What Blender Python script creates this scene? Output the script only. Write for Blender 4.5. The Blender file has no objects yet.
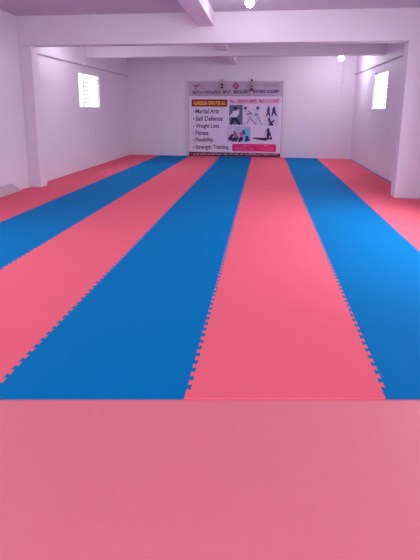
import bpy, bmesh, math, random
from mathutils import Matrix, Vector
random.seed(7)
S = bpy.context.scene
COL = S.collection

# ------------------------------------------------------------------ camera
PITCH, YAW, ROLL = 0.20744, 0.12267, 0.006495
cam = bpy.data.cameras.new('camera')
cam.sensor_fit = 'VERTICAL'; cam.sensor_height = 36.0; cam.sensor_width = 27.0
cam.lens = 428.03 / 560 * 36.0
cam.shift_y = -(280 - 200.55) / 560
cam.clip_start = 0.05; cam.clip_end = 200
co = bpy.data.objects.new('camera', cam); COL.objects.link(co)
fw = Vector((-math.sin(YAW) * math.cos(PITCH), math.cos(YAW) * math.cos(PITCH), -math.sin(PITCH)))
rt0 = Vector((math.cos(YAW), math.sin(YAW), 0)); up0 = rt0.cross(fw)
rt = rt0 * math.cos(ROLL) + up0 * math.sin(ROLL); up = up0 * math.cos(ROLL) - rt0 * math.sin(ROLL)
m = Matrix((rt, up, -fw)).transposed().to_4x4(); m.translation = Vector((4.3419, 0, 1.4286))
co.matrix_world = m
S.camera = co

# ------------------------------------------------------------------ world, daylight, exposure
w = bpy.data.worlds.new('sky'); S.world = w; w.use_nodes = True
w.node_tree.nodes['Background'].inputs[0].default_value = (0.80, 0.90, 1.0, 1)
w.node_tree.nodes['Background'].inputs[1].default_value = 2.0
S.view_settings.view_transform = 'Standard'; S.view_settings.look = 'None'
S.view_settings.gamma = 1; S.view_settings.use_curve_mapping = False
S.view_settings.exposure = 0.37

def area(name, loc, direction, sx, sy, power, color):
    l = bpy.data.lights.new(name, 'AREA'); l.shape = 'RECTANGLE'; l.size = sx; l.size_y = sy
    l.energy = power; l.color = color
    o = bpy.data.objects.new(name, l); COL.objects.link(o); o.location = loc
    o.rotation_euler = Vector(direction).to_track_quat('-Z', 'Y').to_euler()
    return o
DAY = (0.93, 0.93, 1.0)
# daylight outside each opening (sizes follow the openings)
area('daylight_left_rear_window', (-0.6, 10.56, 2.2), (1, 0, -0.9), 1.8, 1.3, 120, DAY)
area('daylight_right_rear_window', (7.6, 10.74, 2.2), (-1, 0, -0.9), 1.8, 1.3, 120, DAY)
area('added_daylight_middle_right', (7.5, 8.45, 1.9), (-1, 0, 0), 1.2, 1.1, 25, DAY)  # unseen window, added to light the left wall
area('daylight_near_right_window', (7.7, 5.0, 2.2), (-1, 0, -1.1), 2.6, 1.6, 205, DAY)
area('added_daylight_near_left', (-0.7, 3.0, 2.2), (1, 0, -0.75), 2.6, 1.6, 110, DAY)  # unseen window, added to light the near bay
area('added_daylight_rear', (4.6, -2.6, 1.4), (0, 1, 0), 3.4, 2.2, 92, DAY)  # unseen doorway, added to bring light in from behind the camera

# ------------------------------------------------------------------ materials
def mat(name, rgb, rough=0.6, spec=0.4, emit=None, estr=0, metal=0, bump=None, vary=None):
    mt = bpy.data.materials.new(name); mt.use_nodes = True
    nt = mt.node_tree; b = nt.nodes['Principled BSDF']
    b.inputs['Base Color'].default_value = (*rgb, 1); b.inputs['Roughness'].default_value = rough
    b.inputs['Specular IOR Level'].default_value = spec; b.inputs['Metallic'].default_value = metal
    if emit:
        b.inputs['Emission Color'].default_value = (*emit, 1); b.inputs['Emission Strength'].default_value = estr
    tc = nt.nodes.new('ShaderNodeTexCoord')
    if vary:                                   # (scale, amount): blotchy wear in the colour
        n = nt.nodes.new('ShaderNodeTexNoise'); n.inputs['Scale'].default_value = vary[0]; n.inputs['Detail'].default_value = 5
        nt.links.new(tc.outputs['Object'], n.inputs['Vector'])
        r = nt.nodes.new('ShaderNodeMapRange'); r.inputs['To Min'].default_value = 1 - vary[1]; r.inputs['To Max'].default_value = 1 + vary[1]
        nt.links.new(n.outputs['Fac'], r.inputs['Value'])
        h = nt.nodes.new('ShaderNodeHueSaturation'); h.inputs['Color'].default_value = (*rgb, 1)
        nt.links.new(r.outputs[0], h.inputs['Value']); nt.links.new(h.outputs[0], b.inputs['Base Color'])
    if bump:                                   # (scale, strength)
        n = nt.nodes.new('ShaderNodeTexNoise'); n.inputs['Scale'].default_value = bump[0]; n.inputs['Detail'].default_value = 6
        nt.links.new(tc.outputs['Object'], n.inputs['Vector'])
        bp = nt.nodes.new('ShaderNodeBump'); bp.inputs['Strength'].default_value = bump[1]; bp.inputs['Distance'].default_value = 0.01
        nt.links.new(n.outputs['Fac'], bp.inputs['Height']); nt.links.new(bp.outputs[0], b.inputs['Normal'])
    return mt
def srgb(r, g, b):
    f = lambda c: (c / 255) / 12.92 if c <= 10 else (((c / 255) + 0.055) / 1.055) ** 2.4
    return (f(r), f(g), f(b))
M = dict(
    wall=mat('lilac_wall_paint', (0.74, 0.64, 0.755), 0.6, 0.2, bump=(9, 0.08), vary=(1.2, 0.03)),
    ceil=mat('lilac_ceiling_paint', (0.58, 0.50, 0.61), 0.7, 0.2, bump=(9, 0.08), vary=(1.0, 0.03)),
    floor=mat('pink_padding_floor', srgb(224, 120, 136), 0.5, 0.5, bump=(60, 0.03)),  # pink stands in for a flat padding band; the floor's own colour is unknown
    red=mat('red_foam', srgb(235, 106, 124), 0.7, 0.04, bump=(220, 0.05), vary=(1.3, 0.03)),
    blue=mat('blue_foam', srgb(0, 118, 182), 0.7, 0.04, bump=(220, 0.05), vary=(1.3, 0.03)),
    stone=mat('grey_stone', (0.52, 0.43, 0.51), 0.5, 0.4, vary=(6, 0.12)),
    white=mat('white_enamel', (0.8, 0.78, 0.82), 0.35, 0.5),
    pipe=mat('white_plastic_pipe', (0.52, 0.46, 0.55), 0.4, 0.5),
    bulb=mat('lit_bulb', (1, 1, 1), 0.3, 0.3, emit=(0.93, 0.95, 1), estr=40),
    alu=mat('grey_aluminium', (0.42, 0.40, 0.44), 0.4, 0.5, metal=0.6),
)
g = bpy.data.materials.new('window_glass'); g.use_nodes = True; nt = g.node_tree
for n in list(nt.nodes): nt.nodes.remove(n)
o_ = nt.nodes.new('ShaderNodeOutputMaterial'); mx = nt.nodes.new('ShaderNodeMixShader')
tr = nt.nodes.new('ShaderNodeBsdfTransparent'); gl = nt.nodes.new('ShaderNodeBsdfGlossy')
tr.inputs[0].default_value = (0.95, 0.97, 0.97, 1); gl.inputs['Roughness'].default_value = 0.05
mx.inputs[0].default_value = 0.06
nt.links.new(tr.outputs[0], mx.inputs[1]); nt.links.new(gl.outputs[0], mx.inputs[2]); nt.links.new(mx.outputs[0], o_.inputs[0])
M['glass'] = g

# ------------------------------------------------------------------ mesh helpers
def bx(bm, x0, x1, y0, y1, z0, z1):
    v = [bm.verts.new(p) for p in ((x0,y0,z0),(x1,y0,z0),(x1,y1,z0),(x0,y1,z0),(x0,y0,z1),(x1,y0,z1),(x1,y1,z1),(x0,y1,z1))]
    for f in ((0,3,2,1),(4,5,6,7),(0,1,5,4),(1,2,6,5),(2,3,7,6),(3,0,4,7)): bm.faces.new([v[i] for i in f])
def lathe(bm, prof, c, axis='Z', n=20):
    rings = []
    for r, h in prof:
        ring = []
        for i in range(n):
            a = 2 * math.pi * i / n; p, q = r * math.cos(a), r * math.sin(a)
            ring.append(bm.verts.new((c[0]+p, c[1]+q, c[2]+h) if axis == 'Z' else (c[0]+p, c[1]+h, c[2]+q) if axis == 'Y' else (c[0]+h, c[1]+p, c[2]+q)))
        rings.append(ring)
    for A, B in zip(rings, rings[1:]):
        for i in range(n): bm.faces.new((A[i], A[(i+1) % n], B[(i+1) % n], B[i]))
    bm.faces.new(rings[0][::-1]); bm.faces.new(rings[-1])
def prism(bm, pts, z0, z1):
    A = [bm.verts.new((x, y, z0)) for x, y in pts]; B = [bm.verts.new((x, y, z1)) for x, y in pts]
    bm.faces.new(A[::-1]); bm.faces.new(B); n = len(pts)
    for i in range(n): bm.faces.new((A[i], A[(i+1) % n], B[(i+1) % n], B[i]))
def obj(name, bm, mt, parent=None, smooth=False, bevel=0):
    bmesh.ops.recalc_face_normals(bm, faces=bm.faces)
    me = bpy.data.meshes.new(name); bm.to_mesh(me); bm.free(); me.materials.append(mt)
    if smooth:
        for p in me.polygons: p.use_smooth = True
    o = bpy.data.objects.new(name, me); COL.objects.link(o)
    if parent:
        o.parent = parent; o.matrix_parent_inverse = Matrix.Translation(-Vector(parent.location))
    if bevel:
        b = o.modifiers.new('bevel', 'BEVEL'); b.width = bevel; b.segments = 2; b.limit_method = 'ANGLE'
    return o
def struct(name, bm, mt, parent=None, **k):
    o = obj(name, bm, mt, parent, **k)
    if parent is None: o['kind'] = 'structure'
    return o
def thing(name, label, cat, loc, group=None):
    o = bpy.data.objects.new(name, None); COL.objects.link(o); o.location = loc; o.empty_display_size = 0.1
    o['label'] = label; o['category'] = cat
    if group: o['group'] = group
    return o
def tag(o, label, cat, group=None):
    o['label'] = label; o['category'] = cat
    if group: o['group'] = group
    return o

# ------------------------------------------------------------------ room shell
Y0, Y1, W, H = -2.0, 13.60, 7.0, 3.02       # near wall, back wall, width, ceiling
T = 0.2                                      # wall thickness
FZ = -0.007                                  # bare floor; the top of the mats is z = 0
def wall_side(name, xa, xb, holes):
    bm = bmesh.new(); y = Y0 - T
    for (a, b, z0, z1) in sorted(holes):
        bx(bm, xa, xb, y, a, FZ, H); bx(bm, xa, xb, a, b, FZ, z0); bx(bm, xa, xb, a, b, z1, H); y = b
    bx(bm, xa, xb, y, Y1, FZ, H)
    return struct(name, bm, M['wall'])
HL = [(9.92, 11.2, 1.47, 2.31), (1.7, 4.3, 0.8, 2.4)]
HR = [(10.12, 11.38, 1.47, 2.34), (7.9, 9.0, 1.47, 2.34), (3.7, 6.3, 0.8, 2.4)]
wall_side('wall_left', -T, 0, HL)
wall_side('wall_right', W, W + T, HR)
bm = bmesh.new(); bx(bm, -T, W + T, Y1, Y1 + T, FZ, H); struct('wall_back', bm, M['wall'])
bm = bmesh.new(); bx(bm, 0, 2.9, Y0 - T, Y0, FZ, H); bx(bm, 6.3, W, Y0 - T, Y0, FZ, H); bx(bm, 2.9, 6.3, Y0 - T, Y0, 2.5, H); struct('wall_front', bm, M['wall'])  # the gap is an added, unseen doorway for daylight
bm = bmesh.new(); bx(bm, -T, W + T, Y0 - T, Y1 + T, FZ - 0.15, FZ); struct('floor', bm, M['floor'])
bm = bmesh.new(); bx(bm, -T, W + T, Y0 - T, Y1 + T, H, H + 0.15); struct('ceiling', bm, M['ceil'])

# concrete frame: pillars, cross beams, beams running down the room
def pillar(name, x0, x1):
    bm = bmesh.new(); bx(bm, x0, x1, 7.48, 7.72, FZ, 2.53); return struct(name, bm, M['wall'], bevel=0.008)
pillar('trim_1', 0, 0.22); pillar('trim_2', 6.58, W)
bm = bmesh.new(); bx(bm, 0, W, 7.48, 7.72, 2.53, H); struct('trim_3', bm, M['wall'], bevel=0.006)
bm = bmesh.new(); bx(bm, 0, W, 10.46, 10.68, 2.68, H); struct('trim_4', bm, M['wall'], bevel=0.006)
for i, (a, b) in enumerate(((Y0, 7.48), (7.72, 10.46), (10.68, Y1))):
    bm = bmesh.new(); bx(bm, 3.2, 3.47, a, b, 2.79, H); struct('trim_%d' % (5 + i), bm, M['wall'], bevel=0.006)
# low stone ledge at the foot of the near left wall, its end sloping down
bm = bmesh.new()
prof = [(2.0, FZ), (2.0, 0.16), (6.86, 0.16), (7.1, FZ)]
A = [bm.verts.new((0.0, y, z)) for y, z in prof]; B = [bm.verts.new((0.05, y, z)) for y, z in prof]
bm.faces.new(A); bm.faces.new(B[::-1])
for i in range(4): bm.faces.new((A[i], A[(i+1) % 4], B[(i+1) % 4], B[i]))
struct('baseboard_left', bm, M['stone'])

# windows
def window(n, side, a, b, z0, z1, split, slats):
    xs = -0.07 if side < 0 else W + 0.03
    f = 0.035
    bm = bmesh.new()
    bx(bm, xs, xs+.04, a, b, z0, z0+f); bx(bm, xs, xs+.04, a, b, z1-f, z1)
    bx(bm, xs, xs+.04, a, a+f, z0+f, z1-f); bx(bm, xs, xs+.04, b-f, b, z0+f, z1-f)
    fr = struct('window_%d' % n, bm, M['white'])
    if split:
        bm = bmesh.new(); bx(bm, xs, xs+.045, split-.02, split+.02, z0+f, z1-f); struct('mullion', bm, M['alu'], fr)
    edges = [a + f, b - f] if not split else [a + f, split - .02, split + .02, b - f]
    for i in range(0, len(edges), 2):
        bm = bmesh.new(); bx(bm, xs+.016, xs+.022, edges[i], edges[i+1], z0+f, z1-f)
        struct('pane', bm, M['glass'], fr)
    s0 = edges[-2] if split else edges[0]
    bm = bmesh.new()
    k = slats
    for i in range(1, k):
        z = z0 + f + (z1 - z0 - 2*f) * i / k
        bx(bm, xs+.026, xs+.034, s0, edges[-1], z - .009, z + .009)
    struct('louvre_bars', bm, M['alu'], fr)
    bm = bmesh.new(); xx = -0.2 if side < 0 else W
    bx(bm, (-0.03 if side < 0 else W - 0.012), (0.012 if side < 0 else W + 0.03), a, b, z0 - 0.002, z0 + 0.012)
    struct('window_sill', bm, M['white'], fr)
window(1, -1, *HL[0], 10.25, 8)
window(2, 1, *HR[0], None, 8)
window(3, 1, *HR[1], None, 8)  # unseen behind the right pillar, added as an opening for daylight
window(4, -1, *HL[1], 3.0, 6)  # out of view, added as an opening for daylight
window(5, 1, *HR[2], 5.0, 6)

# ------------------------------------------------------------------ interlocking foam mats, one long run per colour stripe
P, AMP, FL, G = 1/13.0, 0.0108, 0.0055, 0.0008
front = lambda x: 1.765 + (x - 3.07) * 0.1333  # made-up cut edge, set along the top of the pink band
YE = 13.575
def tooth(xc, side, c):
    """one period of jigsaw edge from y = c to c + P (x is the same at both cuts)"""
    xs = xc + side * G; b = c - .25 * P
    return [(xs - AMP, c), (xs - AMP, b + .5*P + FL), (xs + AMP, b + .5*P - FL), (xs + AMP, b + P + FL), (xs - AMP, b + P - FL), (xs - AMP, c + P)]
def mat_run(xl, xr, left_edge=None, right_edge=None):
    """strip between xl and xr, cut along the front line, jigsaw teeth on both shared edges"""
    bm = bmesh.new()
    cut = lambda x: (math.floor(front(x) / P) + 1.25) * P          # first whole tooth behind the cut front
    c = max(cut(xl), cut(xr))
    side = lambda y0, y1, e, x, s_: [(e(y0), y0), (e(y1), y1)] if e else tooth(x, s_, y0)
    def start(x, s_, e):
        if e: return [(e(front(x)), front(x)), (e(c), c)]
        pts = [(x + s_ * G - AMP, front(x)), (x + s_ * G - AMP, cut(x))]; y = cut(x)
        while y < c - P / 2: pts += tooth(x, s_, y)[1:]; y += P
        return pts
    cells = [(start(xl, 1, left_edge), start(xr, -1, right_edge))]
    while c + P < YE - .02:
        cells.append((side(c, c + P, left_edge, xl, 1), side(c, c + P, right_edge, xr, -1))); c += P
    el = left_edge(YE) if left_edge else xl + G - AMP; er = right_edge(YE) if right_edge else xr - G - AMP
    cells.append(([(el, c), (el, YE)], [(er, c), (er, YE)]))
    for n, (L, R) in enumerate(cells):
        top = [bm.verts.new((*p, 0)) for p in R] , [bm.verts.new((*p, 0)) for p in L]
        bot = [bm.verts.new((*p, FZ + .0002)) for p in R], [bm.verts.new((*p, FZ + .0002)) for p in L]
        fs = [bm.faces.new(top[0] + top[1][::-1]), bm.faces.new((bot[0] + bot[1][::-1])[::-1])]
        for k in (0, 1):
            for a in range(len(top[k]) - 1):
                q = (top[k][a], bot[k][a], bot[k][a+1], top[k][a+1]); bm.faces.new(q if k == 0 else q[::-1])
        if n == 0: bm.faces.new((top[1][0], bot[1][0], bot[0][0], top[0][0]))
        if n == len(cells) - 1: bm.faces.new((top[0][-1], bot[0][-1], bot[1][-1], top[1][-1]))
        for f in fs: f.normal_update()
        bmesh.ops.triangulate(bm, faces=[f for f in fs if len(f.verts) > 4])
    bmesh.ops.remove_doubles(bm, verts=bm.verts, dist=.00005)
    return bm
XE = [0, 1.0, 2.0, 2.988, 3.993, 5.012, 6.0, 7.0]
names = ['red', 'blue', 'red', 'blue', 'red', 'blue', 'red']
lab = ['red foam mat strip along the left wall, notched round the left pillar',
       'leftmost blue foam mat strip, beside the red one along the left wall',
       'red foam mat strip crossing diagonally from the lower left to the banner\'s left end',
       'wide blue foam mat strip at the lower left, left of the central red one',
       'central red foam mat strip running back to the right half of the banner',
       'bright blue foam mat strip right of the central red one, ending right of the banner',
       'red foam mat strip along the right wall, notched round the right pillar']
for i in range(7):
    le = (lambda y: 0.056 if y < 7.13 else (0.004 if y < 7.39 else (0.228 if y < 7.74 else 0.125))) if i == 0 else None
    re = (lambda y: 6.995 if y < 7.39 else (6.572 if y < 7.74 else 6.955)) if i == 6 else None
    bm = mat_run(XE[i], XE[i+1], le, re)
    tag(obj('foam_mat_strip', bm, M[names[i]]), lab[i], 'floor mat', 'foam floor mat strips')
bm = bmesh.new(); bx(bm, 0.02, 0.115, 7.74, YE, FZ + .0002, 0.0)
tag(obj('edge_filler_mat', bm, M['red']), 'thin red filler strip of mat at the foot of the left wall behind the pillar', 'floor mat')
bm = bmesh.new(); bx(bm, 6.963, 6.995, 7.74, YE, FZ + .0002, 0.0)
tag(obj('edge_filler_mat', bm, M['blue']), 'thin blue filler strip of mat at the foot of the right wall behind the pillar', 'floor mat')

# ------------------------------------------------------------------ conduits
def conduit(label, p, q, r, clips, cat='pipe'):
    p, q = Vector(p), Vector(q); t = thing('conduit', label, cat, p)
    d = (q - p); L_ = d.length; ax = 'Y' if abs(d.y) > .1 else 'Z' if abs(d.z) > .1 else 'X'
    bm = bmesh.new(); s = 1 if (d.y + d.z + d.x) > 0 else -1
    lathe(bm, [(r, 0), (r, s * L_)], p, ax, 12); obj('pipe', bm, M['pipe'], t, smooth=False)
    for k in range(clips):
        c = p + d * ((k + .5) / clips); bm = bmesh.new()
        lathe(bm, [(r + .005, -.012), (r + .005, .012)], c, ax, 12); obj('clip', bm, M['white'], t)
    return t
conduit('thin pipe running level along the left wall above the window', (0.03, 7.74, 2.47), (0.03, 13.59, 2.47), 0.018, 6)
conduit('thin pipe running level along the right wall above the window', (6.97, 7.74, 2.51), (6.97, 13.59, 2.51), 0.018, 6)
conduit('thin vertical pipe on the back wall below the far bulb', (6.62, 13.59, 1.9), (6.62, 13.59, 2.98), 0.006, 2)

# ------------------------------------------------------------------ ceiling bulbs
def lamp(label, x, y, power, r, drop=.06):
    t = thing('ceiling_bulb', label, 'light bulb', (x, y, H), 'ceiling bulbs')
    bm = bmesh.new(); lathe(bm, [(.05, 0), (.05, -.012), (.035, -.03), (.022, -.035), (.022, -drop)], (x, y, H)); obj('bulb_holder', bm, M['white'], t, smooth=False)
    bm = bmesh.new(); z0 = H - drop
    prof = [(.02, 0), (.03, -.02)] + [(max(r * math.sin(a), .002), -.02 - r * .6 - r * math.cos(a)) for a in [math.pi * (j / 10) for j in range(3, 11)]][::-1][::-1]
    prof = [(.02, 0)] + [(max(r * math.sin(math.pi * j / 12), .002), -(.01 + r) + r * math.cos(math.pi * j / 12)) for j in range(2, 13)]
    lathe(bm, prof, (x, y, z0)); obj('bulb', bm, M['bulb'], t, smooth=True)
    l = bpy.data.lights.new('bulb_light', 'POINT'); l.energy = power; l.color = (.93, .95, 1); l.shadow_soft_size = r
    lo = bpy.data.objects.new('bulb_light', l); COL.objects.link(lo); lo.location = (x, y, z0 - 2.3 * r); lo.parent = t
    lo.matrix_parent_inverse = Matrix.Translation(-Vector(t.location))
lamp('glowing round bulb on the ceiling in front of the near beam, at the top edge', 4.09, 6.45, 3, .065, .035)
lamp('glowing bulb on the ceiling beyond the second beam, near the back wall', 6.31, 12.2, 28, .075, .13)
lamp('ceiling bulb in the middle bay, hidden behind the near beam', 0.9, 8.7, 14, .07)

# ------------------------------------------------------------------ banner leaning on the back wall
BX0, BW, BH, BY = 1.97, 2.92, 2.31, 13.535
ban = thing('banner', 'large printed martial arts academy banner standing against the back wall', 'banner', (BX0 + BW/2, 13.55, 0))
def bu(zx): return BX0 + (zx - 31) / 329 * BW
def bv(zx, zy): return BH - (zy - 40 - (zx - 31) / 329 * 5) / 262 * BH
inks = {}
def ink(r, g_, b):
    k = (r, g_, b)
    if k not in inks: inks[k] = mat('print_%d_%d_%d' % k, srgb(*k), 0.5, 0.3)
    return inks[k]
lay = [0]
def rect(name, a, b, c, d, rgb, depth=0.001, parent=ban, rr=0):
    """printed rectangle; a..c left/right, b..d top/bottom in banner units"""
    x0, x1, z1, z0 = bu(a), bu(c), bv((a+c)/2, b), bv((a+c)/2, d)
    bm = bmesh.new(); pts = []
    if rr:
        for cx, cz, s in ((x1-rr, z1-rr, 0), (x0+rr, z1-rr, 1), (x0+rr, z0+rr, 2), (x1-rr, z0+rr, 3)):
            for j in range(6):
                an = math.pi/2 * (s + j/5); pts.append((cx + rr*math.cos(an), cz + rr*math.sin(an)))
    else: pts = [(x0, z0), (x1, z0), (x1, z1), (x0, z1)]
    plate(bm, pts, depth); return obj(name, bm, ink(*rgb), parent)
def plate(bm, pts, depth, th=0.0008):
    A = [bm.verts.new((x, BY - depth, z)) for x, z in pts]; B = [bm.verts.new((x, BY - depth + th, z)) for x, z in pts]
    bm.faces.new(A); bm.faces.new(B[::-1]); n = len(pts)
    for i in range(n): bm.faces.new((A[i], A[(i+1) % n], B[(i+1) % n], B[i]))
def text(name, s, a, b, c, d, rgb, depth=0.002, parent=ban, bold=0.022):
    """text filling the box a..c by b..d"""
    cu = bpy.data.curves.new(name, 'FONT'); cu.body = s; cu.resolution_u = 3; cu.offset = bold
    tmp = bpy.data.objects.new(name, cu); COL.objects.link(tmp)
    dg = bpy.context.evaluated_depsgraph_get(); me = bpy.data.meshes.new_from_object(tmp.evaluated_get(dg))
    bpy.data.objects.remove(tmp); bpy.data.curves.remove(cu)
    if not len(me.vertices): return None
    xs = [v.co.x for v in me.vertices]; ys = [v.co.y for v in me.vertices]
    lx, hx, ly, hy = min(xs), max(xs), min(ys), max(ys)
    x0, x1 = bu(a), bu(c)
    for v in me.vertices:
        u_ = (v.co.x - lx) / (hx - lx); zz = a + (c - a) * u_
        v.co = (x0 + (x1 - x0) * u_, BY - depth, bv(zz, d) + (bv(zz, b) - bv(zz, d)) * (v.co.y - ly) / (hy - ly))
    me.materials.clear(); me.materials.append(ink(*rgb)); me.name = name
    o = bpy.data.objects.new(name, me); COL.objects.link(o); o.parent = parent
    if parent is ban: o.matrix_parent_inverse = Matrix.Translation(-Vector(ban.location))
    return o
def fine_print(name, a, b, c, d, rgb, words, depth=0.002, parent=ban):
    """a line too small to read: runs of little upright strokes, grouped like words"""
    bm = bmesh.new(); x = a
    tot = sum(words) + len(words) - 1; u_ = (c - a) / tot
    for n in words:
        for j in range(n):
            h0 = b + (d - b) * random.choice((0, 0, .25)); 
            p, q = bu(x + u_ * .15), bu(x + u_ * .8); zt, zb = bv(x, h0), bv(x, d)
            k = random.choice((0, 1, 2)); t_ = (zt - zb) * .25
            plate(bm, [(p, zb), (p + (q-p)*.35, zb), (p + (q-p)*.35, zt), (p, zt)], depth)
            if k != 1: plate(bm, [(p + (q-p)*.35, zt - t_), (q, zt - t_), (q, zt), (p + (q-p)*.35, zt)], depth)
            if k != 0: plate(bm, [(p + (q-p)*.35, zb), (q, zb), (q, zb + t_), (p + (q-p)*.35, zb + t_)], depth)
            x += u_
        x += u_
    return obj(name, bm, ink(*rgb), parent)
def figure(name, strokes, rgb, depth=0.003, parent=ban):
    """printed figure from tapered strokes (x0,y0,r0,x1,y1,r1) and dots (x,y,r)"""
    bm = bmesh.new()
    for n_, s in enumerate(strokes):
        dd = depth + n_ * 0.00005
        if len(s) == 3:
            x, y, r = s; R_ = r * BW / 329
            plate(bm, [(bu(x) + R_*math.cos(2*math.pi*j/14), bv(x, y) + R_*1.05*math.sin(2*math.pi*j/14)) for j in range(14)], dd, .00002)
        else:
            x0, y0, r0, x1, y1, r1 = s
            p, q = Vector((bu(x0), bv(x0, y0))), Vector((bu(x1), bv(x1, y1))); k = BW / 329
            an = math.atan2((q-p).y, (q-p).x); pts = []
            for j in range(7): t_ = an - math.pi/2 + math.pi*j/6; pts.append((q.x + r1*k*math.cos(t_), q.y + r1*k*math.sin(t_)))
            for j in range(7): t_ = an + math.pi/2 + math.pi*j/6; pts.append((p.x + r0*k*math.cos(t_), p.y + r0*k*math.sin(t_)))
            plate(bm, pts, dd, .00002)
    return obj(name, bm, ink(*rgb), parent)

def figures(strokes, rgb, depth, parent, key):
    """one printed figure per person; key(x, y) says which person a stroke belongs to"""
    for k in sorted({key(q[0], q[1]) for q in strokes}):
        figure('printed_figure', [q for q in strokes if key(q[0], q[1]) == k], rgb, depth, parent)
bm = bmesh.new(); bx(bm, BX0, BX0 + BW, BY + .001, BY + .03, 0.001, BH); obj('backing_board', bm, M['alu'], ban)
bm = bmesh.new(); f = .022
bx(bm, BX0, BX0+f, BY-.004, BY+.001, 0.001, BH); bx(bm, BX0+BW-f, BX0+BW, BY-.004, BY+.001, 0.001, BH); bx(bm, BX0+f, BX0+BW-f, BY-.004, BY+.001, BH-f, BH)
obj('frame', bm, M['alu'], ban)
rect('printed_sheet', 33, 42, 357, 303, (214, 196, 222), 0.0)
rect('header_panel', 33, 42, 357, 94, (178, 156, 182), 0.001)
rect('header_rule', 60, 89.5, 330, 91, (130, 105, 140), 0.002)
rect('footer_panel', 33, 289.5, 357, 304, (92, 20, 52), 0.001)
fine_print('footer_print', 42, 292.5, 350, 298, (236, 200, 220), [1, 3, 3, 6, 9, 7, 6, 4, 6, 4, 13, 3, 9, 1, 6])
# header
figure('academy_mark', [(50, 53, 1.6, 60, 60, 2.2), (60, 60, 2, 56, 71, 1.2)], (190, 40, 60))
figure('academy_mark', [(60, 59, 1.6, 71, 52, 1.4), (57, 54, 2)], (90, 30, 60))
fine_print('header_print', 72, 57, 84, 60, (110, 80, 115), [5])
fine_print('header_print', 72, 63, 92, 66.5, (110, 80, 115), [9])
if not text('title_print', 'ಬೆಂಗಳೂರು ಟೇಕ್ವಾಂಡೋ ಅಕಾಡೆಮಿ', 46, 71, 181, 84.5, (80, 40, 96), bold=0.035):
    fine_print('title_print', 46, 72, 181, 83, (80, 40, 96), [8, 9, 7])
bm = bmesh.new(); plate(bm, [(bu(197.5) + .09*math.cos(a/16*math.tau), bv(197, 58.5) + .098*math.sin(a/16*math.tau)) for a in range(16)], .002); em = obj('round_emblem', bm, ink(150, 44, 92), ban)
figure('emblem_ring', [(197.5 + 6*math.cos(a/12*math.tau), 58.5 + 6*math.sin(a/12*math.tau), 1.0) for a in range(12)], (176, 110, 146), 0.003, em)
figure('emblem_figure', [(195, 62, 1, 198, 56, 1.4), (198, 56, 1.2, 202, 53, .8), (197, 53, 1.5)], (215, 150, 180), 0.003, em)
text('title_print', 'BENGALURU TAEKWONDO ACADEMY', 190, 72.5, 346, 84.5, (44, 34, 108), bold=0.04)
fine_print('header_print', 294, 51, 349, 55, (100, 60, 100), [12, 7])
fine_print('header_print', 294, 58.5, 345, 62.5, (80, 35, 85), [9, 9])
# admission strip
ad = rect('admission_box', 43, 103, 169, 128, (120, 20, 30), 0.0015)
rect('admission_fill', 47, 107, 165, 124, (132, 34, 30), 0.0025, ad)
text('admission_print', 'ADMISSION OPEN FOR ALL', 50, 109, 163, 122.5, (238, 168, 64), 0.0035, ad, 0.035)
rect('phone_band', 174, 102, 352, 121, (214, 172, 204), 0.001)
text('phone_print', 'Ph.: 7892916895, 9611111547', 178, 105, 347, 118.5, (196, 44, 108), bold=0.03)
# list of classes
for s_, x1, y in (('Martial Arts', 140, 144), ('Self Defence', 153, 170), ('Weight Loss', 141, 196), ('Fitness', 103, 220), ('Flexibility', 121, 245), ('Strength Training', 175, 271)):
    o = text('list_print', s_, 57, y - 9, x1, y + (10 if ('y' in s_ or 'g' in s_) else 7.5), (52, 28, 70))
    figure('bullet', [(50, y, 2.4)], (52, 28, 70), 0.002, o)
# pictures
p1 = rect('picture', 176, 123, 223, 191, (92, 96, 128), 0.0015)
figure('printed_figure', [(194, 150, 7, 196, 168, 8), (186, 156, 3, 180, 164, 2.5), (198, 148, 4, 209, 142, 3), (206, 150, 5, 200, 160, 4)], (206, 202, 222), 0.0025, p1)
figure('printed_figure', [(197, 134, 5.5), (190, 172, 6, 184, 189, 3.5), (200, 172, 6, 212, 189, 3.5), (190, 167, 1.8, 203, 167, 1.8)], (34, 30, 54), 0.0045, p1)
figures([(236, 143, 6, 246, 163, 7), (240, 150, 3, 256, 158, 2.5), (246, 163, 5, 240, 184, 3.5), (240, 184, 3.5, 228, 189, 1.8), (248, 163, 5, 264, 188, 3), (272, 140, 6, 268, 160, 7), (270, 148, 3.5, 256, 138, 2.5), (268, 162, 5, 272, 190, 3), (274, 162, 4.5, 288, 188, 2.8)], (190, 180, 214), 0.0025, ban, lambda x, y: x > 258)
figures([(232, 134, 5), (275, 134, 5.5), (239, 156, 1.6, 252, 153, 1.6), (264, 157, 1.6, 276, 157, 1.6), (251, 166, 1.2, 240, 187, 1.2), (255, 172, 1.1, 268, 190, 1.4), (227, 190, 2), (290, 190, 2.2), (243, 144, 1.2, 256, 154, 1.2), (278, 166, 1, 284, 184, 1)], (62, 46, 92), 0.0045, ban, lambda x, y: x > 258)
p2 = rect('picture', 299, 122, 346, 196, (200, 182, 216), 0.0015)
figures([(312, 132, 3.2), (312, 138, 4.5, 311, 148, 4), (311, 148, 3, 306, 162, 2), (312, 148, 3, 317, 162, 2), (331, 134, 3.2), (330, 140, 6, 331, 148, 5), (329, 148, 3.5, 324, 161, 2), (333, 148, 3.5, 340, 161, 2)], (60, 40, 84), 0.0025, p2, lambda x, y: x > 322)
figure('printed_figure', [(315, 170, 3.4), (315, 174, 3.5, 320, 186, 4.5), (320, 188, 4, 333, 176, 2), (313, 193, 2, 328, 193, 2.4), (322, 184, 3, 328, 192, 2.5)], (60, 40, 92), 0.0025, p2)
p3 = rect('picture', 170, 197, 252, 251, (168, 170, 206), 0.0015)
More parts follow.
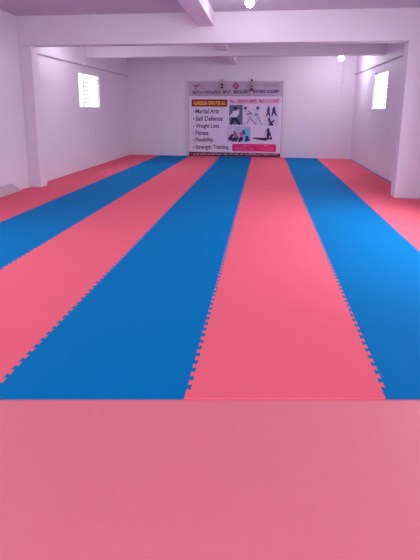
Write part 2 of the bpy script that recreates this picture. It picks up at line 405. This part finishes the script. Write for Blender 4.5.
rect('picture_wall', 172, 199, 196, 226, (196, 190, 220), 0.0022, p3)
rect('picture_window', 228, 205, 250, 236, (120, 176, 214), 0.0022, p3)
figures([(188, 228, 4.5, 180, 240, 6), (180, 240, 5, 196, 246, 4), (205, 236, 6, 200, 246, 5), (220, 240, 7, 214, 248, 5), (196, 238, 4, 190, 248, 3), (195, 214, 2, 195, 226, 3)], (50, 26, 58), 0.003, p3, lambda x, y: (x > 198) + (x > 210))
figures([(199, 222, 5, 203, 232, 5), (216, 222, 4.5), (225, 216, 3, 222, 228, 5)], (176, 92, 130), 0.0045, p3, lambda x, y: (x > 210) + (x > 220))
figures([(240, 236, 6, 238, 246, 6), (226, 212, 3, 230, 222, 4), (246, 244, 4)], (30, 62, 150), 0.006, p3, lambda x, y: x > 232)
figure('printed_figure', [(313, 207, 4), (312, 214, 6.5, 316, 230, 8), (316, 232, 6, 324, 240, 4), (324, 238, 4, 296, 242, 5), (296, 242, 5, 262, 238, 2), (300, 244, 3, 306, 247, 2)], (52, 34, 72), 0.0025)
figure('printed_figure', [(306, 218, 4, 304, 232, 4), (319, 234, 3)], (176, 160, 200), 0.0065)
pk = rect('contact_panel', 188, 259, 343, 286, (214, 34, 112), 0.0015, rr=.06)
for (a, b, c, d, ws) in ((222, 264, 250, 267, [3, 8]), (198, 272, 262, 275, [5, 9, 6]), (205, 279, 262, 282, [6, 7, 4]), (300, 262, 325, 267, [6, 2]), (290, 272, 335, 275, [8, 7]), (300, 279, 332, 282, [5, 6])):
    fine_print('contact_print', a, b, c, d, (244, 150, 196), ws, 0.0025, pk)

# two strings of beads hung over the top edge of the banner
def beads(label, zx, cols):
    x = bu(zx); ztop = BH + .05
    t = thing('bead_hanging', label, 'ornament', (x, BY - .04, ztop), 'bead hangings')
    bm = bmesh.new(); lathe(bm, [(.005, .03), (.005, -.44)], (x, BY - .062, ztop), 'Z', 8); bx(bm, x-.004, x+.004, BY-.062, BY+.03, ztop+.022, ztop+.03)
    obj('cord', bm, ink(214, 196, 170), t)
    z = ztop
    for rgb, r, h in cols:
        bm = bmesh.new(); z -= h / 2
        lathe(bm, [(max(r*math.sin(math.pi*j/8), .004), h/2*math.cos(math.pi*j/8)) for j in range(9)], (x, BY - .062, z), 'Z', 12)
        obj('bead', bm, ink(*rgb), t, smooth=True); z -= h / 2
    bm = bmesh.new(); lathe(bm, [(.012, 0), (.045, -.06), (.05, -.09)], (x, BY - .062, z), 'Z', 12); obj('tassel', bm, ink(196, 170, 160), t)
beads('pale string with two dark beads hanging over the left half of the banner top', 150,
      [((180, 156, 160), .04, .06), ((190, 170, 160), .045, .06), ((50, 20, 30), .035, .06), ((176, 152, 150), .045, .03), ((40, 16, 26), .04, .06), ((186, 164, 150), .045, .05), ((200, 180, 176), .045, .05)])
beads('peach and brown bead string with a dark top hanging right of the banner\'s round emblem', 252,
      [((36, 12, 22), .045, .05), ((200, 150, 150), .035, .08), ((206, 160, 154), .045, .04), ((158, 84, 76), .05, .05), ((206, 168, 164), .04, .04), ((96, 30, 40), .045, .07)])
